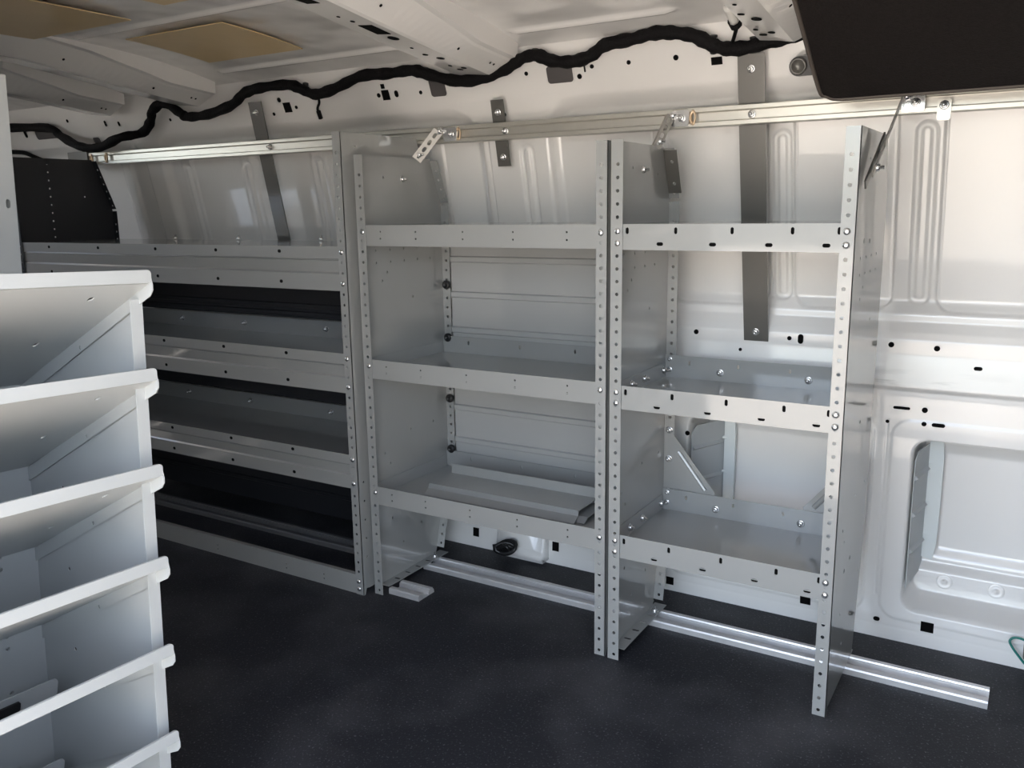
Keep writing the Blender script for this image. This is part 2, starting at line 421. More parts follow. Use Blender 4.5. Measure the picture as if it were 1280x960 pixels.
# floor, near side, rear, ground outside
bm = bmesh.new(); box(bm, -2.75, 1.6, -1.32, .389, -.012, 0); tag(obj('floor', bm, RUBBER), kind='structure')
bm = bmesh.new()
box(bm, -2.75, -.24, -1.36, -1.31, 0, 1.40)
box(bm, -.24, .98, -1.36, -1.31, 1.36, 1.42)
box(bm, .98, 1.45, -1.36, -1.31, 0, 1.42)
box(bm, -2.75, 1.6, -1.36, -1.30, -.35, -.013)
tag(obj('wall_near', bm, WHITE), kind='structure')
bm = bmesh.new()
plate(bm, rect(-1.36,.45,0,1.42), [rrect(-1.28,-.90,1.09,1.39,.05), rrect(-.80,-.30,1.09,1.39,.05)], .04, frame((-2.80,0,0),(0,1,0),(0,0,1)))
tag(obj('wall_rear', bm, WHITE), kind='structure')
bm = bmesh.new(); box(bm, 1.45, 1.50, -1.30, .56, 0, 1.42); tag(obj('cab_light_blocker', bm, BLOCKERM), kind='structure')  # unseen dark wall added to keep out light from the cab end
bm = bmesh.new(); box(bm, -2.8, 1.6, -1.36, .56, 1.425, 1.44); tag(obj('trim_6', bm, WHITE), kind='structure')
bm = bmesh.new(); box(bm, -2.8, 1.6, .56, .58, -.35, 1.44); tag(obj('wall_outer', bm, WHITE), kind='structure')
bm = bmesh.new(); box(bm, -30, 30, -30, 30, -.62, -.58); tag(obj('ground', bm, CONC), kind='structure')

# ------------------------------------------------------------------ shelving units
T = .0016
def end_panel(name, parent, x, s, y0, H, prof, webholes, m=GREY, fw=.0256, pitch=.0254):
    """bent sheet: web in the plane x, flanges turned towards s; prof lists the rear edge (y,z) bottom to top"""
    bm = bmesh.new()
    ybk = prof
    outer = [(y0,0),(y0+.006,0),(y0+.012,.016)] + ybk + [(y0,H)]
    web = frame((x,0,0),(0,1,0),(0,0,1))            # normal +x
    if s < 0: web = frame((x-T,0,0),(0,1,0),(0,0,1))
    plate(bm, outer, [slot(*h) if len(h) == 4 else circ(*h, 8) for h in webholes], T, web)
    def flange(p, q, w, off=.012, hr=.0036, step=pitch, flip=False):
        p = Vector((x, p[0], p[1])); q = Vector((x, q[0], q[1])); L = (q-p).length
        u = Vector((s,0,0)); v = (q-p).normalized()
        hs = []; n = int((L-.012)/step)
        for k in range(n): hs.append(circ(w*.56, off+step*k, hr, 10))
        M = frame(p, u, v)
        plate(bm, rect(0,w,0,L), hs, T, M)
    flange((y0,0),(y0,H), fw)
    for a, b in zip(ybk, ybk[1:]):
        if abs(b[1]-a[1]) > .04:
            d = Vector((0,b[0]-a[0],b[1]-a[1])).normalized()*.004
            flange((a[0]+d.y, a[1]+d.z),(b[0]-d.y, b[1]-d.z), fw)
    # bottom flange bolted to the floor track
    p, q = (y0+.02,.016), (ybk[0][0],.016)
    M = frame((x, p[0], p[1]), (s,0,0), (0,1,0)); L = q[0]-p[0]
    plate(bm, rect(0,.03,0,L+.02), [slot(.016, .05+.045*k, .009,.004,4) for k in range(int((L-.05)/.045))], T, M)
    return obj(name, bm, m, parent)

def tray(parent, x0, x1, y0, y1, zf, zt, zb, holes, back=None, m=GREY, inverted=False, side=True):
    """shelf tray with a front lip from zb to zt, pressed floor at zf, back lip up to back"""
    bm = bmesh.new()
    W = x1-x0
    plate(bm, rect(0,W,zb,zt), holes, T, frame((x0,y0+.002+T,0),(1,0,0),(0,0,1)))
    plate(bm, rect(0,W,0,y1-y0-.004), [], T, frame((x0,y0+.0025,zf-T),(1,0,0),(0,1,0)))
    for h in holes:                                   # black backing put behind each slot as the shade inside
        cx, cz = sum(p[0] for p in h)/len(h), sum(p[1] for p in h)/len(h)
        plate(bm, [(cx+(p[0]-cx)*1.3, cz+(p[1]-cz)*1.3) for p in h], [], .0006, frame((x0,y0+.0045+T,0),(1,0,0),(0,0,1)), 1)
    bz0, bz1 = (zf-T, back) if back and back > zf else (back or zf-.03, zf)
    plate(bm, rect(0,W,bz0,bz1), [slot(W*k, bz1-.016,.0025,.005,4) for k in (.13,.38,.63,.88)], T, frame((x0,y1,0),(1,0,0),(0,0,1)))
    if side:
        a, b = (zf-T, zt) if not inverted else (zb, zf)
        for x in (x0, x1-T): plate(bm, rect(y0+.006,y1-.004,a,b), [], T, frame((x,0,0),(0,1,0),(0,0,1)))
    return obj('shelf', bm, m, parent, mats=[m, HOLE_SHADE])

# middle unit (26 in wide) ------------------------------------------------------
XB0, XB1, DB = -.661, -.0076, .338
ub = thing('shelving_unit', 'grey steel shelving unit with ribbed back panels in the middle of the row', 'shelves', ((XB0+XB1)/2, 0, 0), 'steel shelving units along the white wall')
OB = Matrix.Translation((-(XB0+XB1)/2, 0, 0))
profB = [(.262,.016),(.268,.03),(DB,.285),(DB,.985),(.292,1.1)]
wh = [(.08,.33,.0035),(.10,.82,.0035),(.2,.75,.0035),(.08,.80,.0035),(.17,.55,.0035),(.17,.40,.0035),(.27,.40,.0035),(.06,.36,.0035),(.08,.18,.0035),(.2,.13,.0035),(.27,.20,.0035),(.12,.10,.0035)]
wh += [(.06+.055*k,.875,.003) for k in range(5)] + [(.06+.055*k,.845,.003) for k in range(5)] + [(.10,1.05,.003),(.235,1.04,.003)]
for x, s in ((XB0,1),(XB1,-1)):
    o = end_panel('end_panel', ub, x, s, 0, 1.1, profB, wh); o.matrix_local = OB
def pairs(W): return [circ(W*k, zc, .0026, 8) for k in (.115,.37,.62,.87) for zc in (None,)]
WB = XB1-XB0-2*T-.001
for zt, zb, zf, inv in ((.9375,.889,.936,True),(.6149,.5679,.585,False),(.2911,.2438,.258,False)):
    zm = (zt+zb)/2
    hs = [circ(WB*k, zm+d, .0024, 8) for k in (.10,.26,.46,.66,.86) for d in (-.007,.009)]
    o = tray(ub, XB0+T+.0005, XB1-T-.0005, 0, .330, zf, zt, zb, hs, back=(.889 if inv else zf+.045), inverted=inv); o.matrix_local = OB
    for x in (XB0+.0155, XB1-.0145): bolt(ub, OB @ Vector((x,-.0002,zm+.008)), (0,-1,0))
# ribbed back panels
for z0, z1, ribs in ((.617,.915,(.839,.744,.648)),(.262,.575,(.43,.337,.285))):
    bm = bmesh.new()
    pr = [(.3365,z0)]
    for r_ in sorted(ribs): pr += [(.3365,r_-.009),(.3315,r_-.006),(.3315,r_+.006),(.3365,r_+.009)]
    pr += [(.3365,z1)]
    prism_x(bm, thick(pr, .0012), XB0+.030, XB1-.004)
    o = obj('back_panel', bm, GREYB, ub); o.matrix_local = OB
for z in (.9113,.7698,.6249,.4535,.3074): bolt(ub, OB @ Vector((XB0+.017,DB-.0018,z)), (0,-1,0), KNOB)
bolt(ub, OB @ Vector((XB0+T,.175,1.0472)), (1,0,0), NUT)
bolt(ub, OB @ Vector((XB0+.018,.235,.0175)), (0,0,1), NUT)

# right-hand unit (18 in wide) -------------------------------------------------
XC0, XC1, DC = 0.0, .461, .308
uc = thing('shelving_unit', 'narrow grey steel shelving unit with open back, at the right end of the row', 'shelves', ((XC0+XC1)/2, 0, 0), 'steel shelving units along the white wall')
OC = Matrix.Translation((-(XC0+XC1)/2, 0, 0))
profC = [(.25,.016),(.256,.03),(DC,.285),(DC,.985),(.268,1.1)]
wc = wh + [(.084,.9052,.005),(.142,.9028,.005),(.1526,.2724,.005),(.0993,.2635,.005)]
for x, s in ((XC0,1),(XC1,-1)):
    o = end_panel('end_panel', uc, x, s, 0, 1.1, profC, [h for h in wc if h[0] < .28]); o.matrix_local = OC
WC = XC1-XC0-2*T-.001
for zt, zb, zf, inv in ((.9383,.8878,.937,True),(.6124,.563,.578,False),(.2891,.2374,.2515,False)):
    hs = [slot(WC*k, zt-.013, .0032,.0065,4) for k in (.07,.29,.53,.77,.945)] + [slot(WC*k, zb+.012, .007,.0035,4) for k in (.22,.45,.68,.9)]
    o = tray(uc, XC0+T+.0005, XC1-T-.0005, 0, .302, zf, zt, zb, hs, back=(.888 if inv else zf+.052), inverted=inv); o.matrix_local = OC
    for x in (XC0+.0145, XC1-.0145):
        for z in (zt-.014, zb+.013): bolt(uc, OC @ Vector((x,-.0002,z)), (0,-1,0))
    if not inv:
        for x in (.135, .33): bolt(uc, OC @ Vector((x,.3018-T,zf+.020)), (0,-1,0), NUT)
        for z in (.018,.042): bolt(uc, OC @ Vector((.014,.3065,zf+z)), (0,-1,0), NUT)
        for y in (.10,.17,.285): bolt(uc, OC @ Vector((XC0+2*T+.001,y,zf+.018)), (1,0,0), NUT)
for z in (.377,.448): bolt(uc, OC @ Vector((.014,.3065,z)), (0,-1,0), NUT)
bolt(uc, OC @ Vector((XC0+T,.1535,1.0475)), (1,0,0), NUT)
bolt(uc, OC @ Vector((XC0+.018,.225,.0175)), (0,0,1), NUT)
# dark plate laid over the left end panel's rear flange to mimic its dark reflection
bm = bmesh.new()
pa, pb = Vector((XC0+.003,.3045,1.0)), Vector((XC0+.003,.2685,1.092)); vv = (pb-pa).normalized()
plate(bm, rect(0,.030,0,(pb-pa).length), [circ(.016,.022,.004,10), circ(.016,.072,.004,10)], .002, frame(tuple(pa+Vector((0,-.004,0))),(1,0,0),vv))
o = obj('flange_reflection_plate', bm, STRAPM, uc); o.matrix_local = OC; tag(o, 'dark plate added for the flange reflection')
# triangular corner gussets behind the lower shelf
for s, x in ((1, XC0+.004),(-1, XC1-.004)):
    bm = bmesh.new()
    tri = [(0,.303),(s*.125,.303),(s*.125,.309),(s*.006,.455),(0,.455)]
    plate(bm, tri if s > 0 else tri[::-1], [], T, frame((x,.3075,0),(1,0,0),(0,0,1)))
    # pressed rib along the slanted edge
    a, b = Vector((x+s*.034,.305,.398)), Vector((x+s*.102,.305,.312))
    tube(bm, [a, a.lerp(b,.5), b], .0055, 8)
    o = obj('gusset', bm, GREY, uc); o.matrix_local = OC

# left-hand unit (54 in wide, taller and a little deeper) ----------------------
XA0, XA1, YA, HA, DA = -2.06, -.676, -.0275, 1.152, .318
ua = thing('shelving_unit', 'wide taller grey steel shelving unit with shade-darkened backs, at the left end of the row', 'shelves', ((XA0+XA1)/2, YA, 0), 'steel shelving units along the white wall')
OA = Matrix.Translation((-(XA0+XA1)/2, -YA, 0))
profA = [(.24,.016),(.246,.03),(DA,.285),(DA,.985),(.258,HA)]
wa = [(YA+.05,1.12,.003),(YA+.1,1.08,.003)] + [(YA+.02+.0, .1+.05*k,.003) for k in range(5)]
o = end_panel('end_panel', ua, XA1, -1, YA, HA, profA, wa); o.matrix_local = OA
wl = [(.10,.90+.026*k,.003) for k in range(10)] + [(.22,1.03,.003)]
o = end_panel('end_panel', ua, XA0, 1, YA, HA, profA, wl, m=GREY_SHADE); o.matrix_local = OA
tag(o, 'grey end panel coloured dark for shade')
x0, x1 = XA0+T+.0005, XA1-T-.0005
WA = x1-x0
def deep_tray(zt, zb, zf, inv, dark_floor=True):
    h = zt-zb
    bm = bmesh.new()
    pr = [(YA+.002,zb),(YA+.002,zb+h*.38),(YA+.0075,zb+h*.42),(YA+.0035,zb+h*.68),(YA+.0065,zb+h*.70),(YA+.002,zb+h*.73),(YA+.002,zt)]
    prism_x(bm, thick(pr, T), x0, x1)
    for k in (.12,.30,.49,.67,.84):                       # oblong black marks painted as the shade in the lip's holes
        for z in (zb+h*.17, zt-h*.12):
            plate(bm, slot(x0+WA*k, z, .0055, .0042, 4), [], .0004, frame((0,YA+.0018,0),(1,0,0),(0,0,1)), 1)
    plate(bm, rect(0,WA,0,DA-YA-.008), [], T, frame((x0,YA+.004,zf-T),(1,0,0),(0,1,0)))
    a, b = (zf-T, zf+.05) if not inv else (zf-.05, zf)
    plate(bm, rect(0,WA,a,b), [], T, frame((x0,DA-.004,0),(1,0,0),(0,0,1)))
    o = obj('shelf', bm, GREY, ua, mats=[GREY, HOLE_SHADE]); o.matrix_local = OA
    for z in (zt-h*.12, zb+h*.17): bolt(ua, OA @ Vector((XA1-.0145, YA-.0002, z)), (0,-1,0))
    for x in (XA1-.06, XA1-.40, XA1-.75, XA1-1.05):
        bolt(ua, OA @ Vector((x, DA-.006, zf+(.025 if not inv else .003))), (0,-1,0) if not inv else (0,0,1), NUT)
deep_tray(.888,.782,.886,True); deep_tray(.629,.530,.600,False); deep_tray(.372,.284,.345,False)
bm = bmesh.new()
plate(bm, rect(0,WA,0,.052), [circ(WA*k, .022+d,.0026,8) for k in (.2,.4,.6,.8,.9) for d in (-.006,.006)], T, frame((x0,YA+.002+T,0),(1,0,0),(0,0,1)))
plate(bm, rect(0,WA,0,.012), [], T, frame((x0,YA+.003,.0505),(1,0,0),(0,1,0)))
o = obj('kick_rail', bm, GREY, ua); o.matrix_local = OA
for z in (.016,.036): bolt(ua, OA @ Vector((XA1-.0145, YA-.0002, z)), (0,-1,0))
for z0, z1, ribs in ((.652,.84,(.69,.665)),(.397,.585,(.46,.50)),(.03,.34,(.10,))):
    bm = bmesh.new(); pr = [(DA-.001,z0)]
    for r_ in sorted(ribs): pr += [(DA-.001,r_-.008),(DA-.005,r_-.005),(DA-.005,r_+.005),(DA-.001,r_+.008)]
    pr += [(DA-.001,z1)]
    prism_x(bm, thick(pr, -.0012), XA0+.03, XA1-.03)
    o = obj('back_panel', bm, GREY_SHADE, ua); o.matrix_local = OA
    tag(o, 'grey back panel coloured dark for shade')

# folded spare divider lying on the middle unit's bottom shelf
bm = bmesh.new()
zf = .2585
pr = [(.08,.0),(.10,.012),(.104,.024),(.205,.024),(.207,.048),(.209,.048),(.2075,.0225),(.1055,.0225),(.1015,.011),(.081,-.001)]
prism_x(bm, [(y, zf+z+.002) for y, z in pr], -.555, -.125)
pr2 = [(.09,.0),(.108,.010),(.20,.012),(.203,.036),(.205,.036),(.2015,.0105),(.108,.0085),(.0915,-.001)]
prism_x(bm, [(y+.004, zf+z+.001) for y, z in pr2], -.545, -.105)
tag(obj('shelf_divider', bm, GREY), 'folded grey sheet metal divider lying flat on the bottom shelf of the middle unit', 'divider')

# ------------------------------------------------------------------ rails, straps, brackets
def channel(x0, x1, prof, name, m): 
    bm = bmesh.new(); prism_x(bm, prof, x0, x1); return obj(name, bm, m)
yr0, yr1 = .270, .291
zc = 1.157
prof = [(yr1,zc-.021),(yr0+.006,zc-.021),(yr0,zc-.019),(yr0,zc-.011),(yr0+.004,zc-.009),(yr0+.010,zc-.009),(yr0+.010,zc+.009),(yr0+.004,zc+.009),(yr0,zc+.011),(yr0,zc+.019),(yr0+.006,zc+.021),(yr1,zc+.021)]
rail = thing('mounting_rail', 'long galvanised channel rail running along the top of the white wall', 'rail', (-.5, yr0, zc))
OR = Matrix.Translation((.5, -yr0, -zc))
o = channel(-2.11, 1.25, prof, 'channel', GALV); o.parent = rail; o.matrix_local = OR
for x in (-1.2255,-.4156,.1911): bolt(rail, OR @ Vector((x, yr0+.009, zc)), (0,-1,0), NUT)
def ring(bm): lathe(bm, [(.011,0),(.013,.002),(.013,.005),(.009,.006),(.007,.004),(.007,0)], I4, 18)
SPR = proto(ring, 'spring_nut', COPPER)
for x in (-2.072,-1.990,-.548,.0665):
    M = FACE((x, yr0+.001, zc), (0,-1,0)); M = OR @ M @ Matrix.Diagonal((.55,1.25,1,1)); 
    inst(SPR, rail, M)
bm = bmesh.new(); box(bm, -2.20,-2.09,.265,.296,1.135,1.183); o = obj('end_block', bm, STRAPM, rail); o.matrix_local = OR; tag(o, 'dark end block')
# little clip hanging on the rail at the right
bm = bmesh.new()
plate(bm, rrect(-.012,.012,-.022,.018,.006), [], .004, frame((0,0,0),(1,0,0),(0,0,1)))
o = obj('rail_clip', bm, GALV); o.location = (.556, yr0, 1.143)
tag(o, 'small metal clip tab hanging on the wall rail, right of the narrow unit', 'clip')
b_ = bolt(o, (0,-.004,.006), (0,-1,0), NUT)

def strap(label, xc, z0, z1, w, xs_top=None, bend=None):
    ya = lambda z: wall_strap(z)
    t = thing('mounting_strap', label, 'strap', (xc, wall_strap(z0), z0), 'dark steel straps bolted to the wall')
    bm = bmesh.new()
    d = Vector((0, wall_strap(z1)-wall_strap(z0), z1-z0)); L = d.length
    plate(bm, rect(-w/2,w/2,0,L), [circ(0,.022,.005,10), circ(0,L-.03,.005,10)], .003, frame((0,0,0),(1,0,0),d))
    o = obj('strap_plate', bm, STRAPM, t)
    n = d.normalized()
    for s_ in (.022, L-.03): bolt(t, Vector((0,-.003,0))+n*s_, (0,-1,-.2), NUT)
    return t
def wall_strap(z): return .3925+(z-.663)*(.2655-.3925)/(1.29-.663)
strap('long dark steel strap bolted flat to the white wall behind the narrow unit', .188, .663, 1.276, .056)
strap('dark steel strap slanting behind the wide unit near the left end', -1.262, .80, 1.285, .052)
strap('short dark steel strap behind the rail above the middle unit', -.437, 1.075, 1.232, .036)

def arm(label, p, q, w, clampx, edge=False):
    """slotted angle arm from the rail down to a unit's top corner, with its clamp plate on the rail"""
    t = thing('angle_bracket', label, 'bracket', p, 'slotted brackets tying the units to the rail')
    p = Vector(p); q = Vector(q); d = q-p; L = d.length
    side = Vector((1,0,0)) if abs(d.normalized().x) < .8 else Vector((0,1,0))
    u = d.normalized(); v = (side-u*side.dot(u)).normalized(); wv = u.cross(v)
    if not edge:                                   # the flat of the strap is turned towards the aisle
        wv = u.cross(Vector((-.62,.78,.05))).normalized(); v = wv.cross(u)
    bm = bmesh.new()
    # main leg stands in the arm's vertical plane, second leg folded along x
    plate(bm, rect(0,L,-w/2,w/2), [slot(L*k,0,.0075,.0042,4) for k in (.16,.40,.64,.87)], .002, frame((0,0,0), u, wv))
    if not edge: plate(bm, rect(0,L,0,.010), [], .002, frame(tuple(wv*(-w/2)), u, v))
    obj('slotted_arm', bm, ARMM, t)
    if False: pass
    if edge:
        bm = bmesh.new(); plate(bm, rect(L*.52,L*1.12,-.008,.008), [slot(L*.75,0,.010,.004,4)], .003, frame(tuple(v*-.0045), u, wv)); tag(obj('joining_plate', bm, STRAPM, t), 'dark joining plate')
    bm = bmesh.new()
    M = frame((clampx-p.x, yr0-.004-p.y, zc-p.z), (1,0,0), (0,0,1))
    plate(bm, rrect(-.02,.02,-.017,.017,.005), [], .004, M)
    obj('clamp_plate', bm, ZINC, t)
    bolt(t, Vector((clampx-p.x+.004, yr0-.008-p.y, zc-p.z)), (0,-1,0), NUT)
    bolt(t, Vector((.004,-.002,.0)), (1,0,0), NUT)
    bolt(t, q-p+Vector((.004,.006,.012)), (1,0,0), NUT)
    return t
arm('slotted galvanised bracket from the rail to the rear corner of the middle unit', (-.603,.258,1.166), (-.650,.225,1.096), .026, -.570)
arm('slotted galvanised bracket from the rail to the left panel of the narrow unit', (.020,.258,1.163), (.006,.215,1.096), .018, .040)
arm('slotted bracket from the rail to the outer right panel of the narrow unit', (.4855,.262,1.168), (.4735,.055,1.02), .010, .503, True)

# floor tracks
TRACK_SHADE   = mat('shaded_track_metal', (.16,.16,.165), .55, metal=.3, noise=.15, nscale=50)  # track metal darkened, the bay's shade is put into its colour
def track(name, label, x0, x1, y0, y1, m=RAILM):
    h = .0155
    w = y1-y0
    pr = [(y0,0),(y0,.012),(y0+.002,h),(y0+w*.20,h),(y0+w*.23,.002),(y0+w*.64,.002),(y0+w*.67,.012),(y0+w*.72,.012),(y0+w*.74,h),(y0+w*.90,h),(y0+w*.92,.010),(y1-.002,.010),(y1,0)]
    bm = bmesh.new(); prism_x(bm, pr, x0, x1)
    o = obj(name, bm, m); tag(o, label, 'track', 'metal floor tracks'); return o
track('floor_track', 'long aluminium track on the black floor behind the narrow unit', -.645, .726, .184, .254)
track('floor_track', 'short aluminium track end sticking out under the middle unit front', -.628, -.532, .014, .080)
track('floor_track', 'metal track coloured dim for shade, on the floor inside the wide unit', -2.02, -.70, .170, .235, TRACK_SHADE)

# ------------------------------------------------------------------ harness along the roof edge
hp = [(8,160),(60,160),(76,170),(100,183),(125,184),(150,172),(178,166),(188,152),(191,138),(205,129),(225,141),(235,146),(260,143),(290,131),(305,117),(325,110),(360,106),(378,112),(395,118),(420,110),(452,95),(485,92),(515,88),(535,93),(570,101),(602,98),(630,87),(650,74),(670,69),(690,76),(715,77),(738,70),(757,56),(790,49),(815,42),(840,41),(868,45),(890,56),(910,61),(935,59),(970,50),(1000,42),(1030,36)]
CAM = dict(o=Vector((.7463,-1.6014,.9751)), yaw=-.5505, pitch=-.2011, roll=-.0156, f=1087.0)
def cam_axes():
    cy, sy = math.cos(CAM['yaw']), math.sin(CAM['yaw']); cp, sp = math.cos(CAM['pitch']), math.sin(CAM['pitch'])
    f = Vector((sy*cp, cy*cp, sp)); r = Vector((cy,-sy,0)); u = r.cross(f)
    cr, sr = math.cos(CAM['roll']), math.sin(CAM['roll'])
    return r*cr+u*sr, u*cr-r*sr, f
RX, UY, FW = cam_axes()
def on_wall(u, v, off):
    """survey helper: where the line of sight through a photo point meets the wall surface"""
    d = FW+RX*((u-640)/CAM['f'])-UY*((v-480)/CAM['f'])
    y = .28
    for _ in range(12):
        t = (y-CAM['o'].y)/d.y; P = CAM['o']+d*t
        y = float(wall_frame(min(P.z,1.35)))-off
    return P
def harness():
    t = thing('wiring_harness', 'thick black wiring harness snaking along the top of the white wall', 'cable', (-.5,.26,1.3))
    O = Matrix.Translation((.5,-.26,-1.3))
    P = smooth_path([on_wall(u, v, .085 if 85 < u < 160 else .028) for u, v in hp], 5)
    rr = [.0143+.0014*math.sin(i*1.7)+.0008*math.sin(i*.63) for i in range(len(P))]
    bm = bmesh.new(); tube(bm, P, rr, 12); o = obj('loom', bm, BLACKR, t, smooth=True); o.matrix_local = O
    def branch(pts, r, name='branch', m=BLACKR):
        bm = bmesh.new(); tube(bm, smooth_path([on_wall(u, v, off) for u, v, off in pts], 5), r, 8); o = obj(name, bm, m, t, smooth=True); o.matrix_local = O; return o
    branch([(397,118,.02),(399,128,.02),(397,136,.02),(400,148,.012)], .0035)
    b = branch([(398,139,.014),(401,148,.010)], .0065, 'connector')
    branch([(914,58,.02),(918,45,.04),(921,34,.06)], .004)
    branch([(921,33,.06),(916,24,.07)], .012, 'connector')
    w = branch([(918,26,.075),(910,8,.11)], .010, 'connector', WHITEC); w['label'] = 'white plug connector'
    for u, v in ((382,107),(532,88),(669,64),(892,47),(866,40),(942,49),(602,92)):
        branch([(u,v,.008),(u,v-3,.008)], .008, 'clip', BLACKP)
    branch([(892,66,.01),(892,62,.012)], .008, 'clip', BLACKP)
harness()
bm = bmesh.new(); tube(bm, smooth_path([on_wall(u, v, .004) for u, v in ((12,190),(30,191),(45,197),(60,203))], 5), .008, 8)
tag(obj('cable', bm, BLACKR, smooth=True), 'short black cable at the rear corner, left of the rail end', 'cable')

# ------------------------------------------------------------------ roof pads
def pad(x0,x1,y0,y1,label):
    us, vs = np.linspace(x0,x1,8), np.linspace(y0,y1,12)
    bm = bmesh.new()
    def zz(y, k): return 1.405-.068*abs((y+.5)/.78)**3.2-.0085-.002*k
    T_ = [[bm.verts.new((u,v,zz(v,0))) for v in vs] for u in us]; B_ = [[bm.verts.new((u,v,zz(v,1))) for v in vs] for u in us]
    for i in range(7):
        for j in range(11):
            bm.faces.new((T_[i][j],T_[i+1][j],T_[i+1][j+1],T_[i][j+1])); bm.faces.new((B_[i][j],B_[i][j+1],B_[i+1][j+1],B_[i+1][j]))
    for i in range(7):
        for j in (0,11): bm.faces.new((T_[i][j],T_[i+1][j],B_[i+1][j],B_[i][j]))
    for j in range(11):
        for i in (0,7): bm.faces.new((T_[i][j],T_[i][j+1],B_[i][j+1],B_[i][j]))
    tag(obj('sound_pad', bm, TAN), label, 'pad', 'tan damping pads stuck to the roof skin')
pad(-1.23,-.885,-.165,.085, 'tan damping pad on the roof closest to the white wall')
pad(-1.66,-1.04,-.55,-.285, 'large tan damping pad in the top left corner of the roof')
pad(-.86,-.60,-.55,-.335, 'tan damping pad on the roof cut by the top edge of the photo')

# ------------------------------------------------------------------ black headliner panel at the cab end
hl = thing('headliner', 'large black fabric lined overhead panel at the top right', 'headliner', (.355,.19,1.183))
bm = bmesh.new()
v = Vector((0,-.22,.122)).normalized()
M = frame((0,0,0),(1,0,0),v)
outl = [(0.002,.48),(0,.03)] + [(.03-.03*math.cos(R(a)), .03-.03*math.sin(R(a))) for a in (20,45,70,90)] + [(.95,0),(.95,.48)]
plate(bm, outl, [], .022, M)
bmesh.ops.bevel(bm, geom=[e for e in bm.edges if e.calc_length() > .02], offset=.004, segments=2, affect='EDGES')
obj('liner_board', bm, FABRIC, hl)
bm = bmesh.new()
tube(bm, smooth_path([M @ Vector((x,y,.020)) for x, y in ((.95,-.002),(.5,-.002),(.1,-.002),(.03,-.002),(.008,.010),(-.002,.035),(-.001,.2),(0,.40))], 4), .0042, 8)
obj('edge_trim', bm, TRIM, hl, smooth=True)

# black grommet plate at the end of the cant rail
g = thing('grommet', 'round dark rubber grommet on a rounded plate, tucked beside the black overhead panel', 'grommet', (.286,.27,1.243))
bm = bmesh.new(); plate(bm, [(-.019*math.cos(R(a))*1, .019*math.sin(R(a))) for a in range(-90,91,15)][::-1] + [(.055,-.019),(.055,.019)][::1], [], .006, frame((0,0,0),(1,0,0),(0,-.3,1)))
obj('mounting_plate', bm, BLACKP, g)
bm = bmesh.new(); lathe(bm, [(.016,0),(.017,.006),(.014,.009),(.012,.007),(.011,.002),(0,.002)], FACE((0,-.005,0),(0,-1,-.3)), 20); obj('rubber_ring', bm, STRAPM, g, smooth=True)

# black cargo ring on the pillar foot, green wire at the right edge
def loopy(name, pts, r, m, label, cat, closed):
    bm = bmesh.new(); P = smooth_path(pts+([pts[0]] if closed else []), 5)
    if closed: P = P[:-1]
    tube(bm, P, r, 8, closed); return tag(obj(name, bm, m, smooth=True), label, cat)
ck = thing('cable_coil', 'small coil of black cable at the foot of the white wall under the middle unit', 'cable', (-.50,.35,.02))
bm = bmesh.new()
for k in range(7):
    c = Vector((.028+.003*math.sin(k*2.1), -.004*(k%3), .021+.003*math.sin(k*1.3)))
    ra, rb, tl = .030-.0022*k, .0165-.0011*k, .25+.12*math.sin(k*1.9)
    P = []
    for i in range(18):
        a = 2*math.pi*i/18; px, pz = ra*math.cos(a), rb*math.sin(a)
        P.append(c+Vector((px*math.cos(tl)-pz*math.sin(tl), .010*math.sin(a+k*.8)-.008, px*math.sin(tl)+pz*math.cos(tl))))
    tube(bm, P, .0048, 8, True)
obj('coil', bm, BLACKP, ck, smooth=True)
bm = bmesh.new(); tube(bm, [(-.008,-.014,.026),(-.004,-.018,.010),(.006,-.018,.007)], .007, 8); obj('plug', bm, BLACKP, ck, smooth=True)
loopy('green_wire', [(.80,.376,.010),(.786,.374,.018),(.772,.372,.034),(.758,.372,.052),(.752,.373,.064),(.757,.375,.072),(.768,.376,.074),(.782,.378,.070),(.80,.380,.064)], .0026, GREEN, 'thin green wire looping out at the lower right edge of the wall', 'wire', False)
bm = bmesh.new(); plate(bm, rrect(.778,.84,.03,.16,.008), [], .02, frame((0,.388,0),(1,0,0),(0,0,1)))
tag(obj('socket_box', bm, STRAPM), 'dark box on the wall at the right photo edge beside the green wire', 'box')

# ------------------------------------------------------------------ near left: sloped bin unit and the tall panel behind it
TILT = -.043
bu = thing('bin_unit', 'pale grey unit of sloped bins in the near left corner', 'bins', (-.30,-.8865,0)); bu.rotation_euler.x = TILT
LY = -.40                                     # its length towards the near wall
xb = -.340                                    # back panel, measured from the lips
lipz = [.8995,.7645,.6275,.4915,.3570,.2195,.084]
bm = bmesh.new()
pts = [(-.026,0),(-.026,.862),(-.030,.868),(xb,.712),(xb,0)]
plate(bm, [(p[0],p[1]) for p in pts], [circ(-.25,z+.06,.0035,8) for z in lipz[1:6]], T, frame((0,.012,0),(1,0,0),(0,0,1)))
plate(bm, rect(-.007,.012,0,.858), [], T, frame((-.026,0,0),(0,1,0),(0,0,1)))
obj('side_panel', bm, LGREY, bu)
bm = bmesh.new()
plate(bm, [(p[0],p[1]) for p in pts], [], T, frame((0,LY,0),(1,0,0),(0,0,1)))
obj('side_panel', bm, LGREY, bu)
bm = bmesh.new()
hs = [circ(LY+.35, z, .0035, 8) for l in lipz[2:] for z in (l-.075,l-.055,l-.035,l-.015)] + [circ(LY+.335, z+.0, .0001+.0034, 8) for z in ()]
plate(bm, rect(LY,.012,0,.72), hs, T, frame((xb,0,0),(0,1,0),(0,0,1)))
obj('back_panel', bm, LGREY, bu)
sl = .172/.337
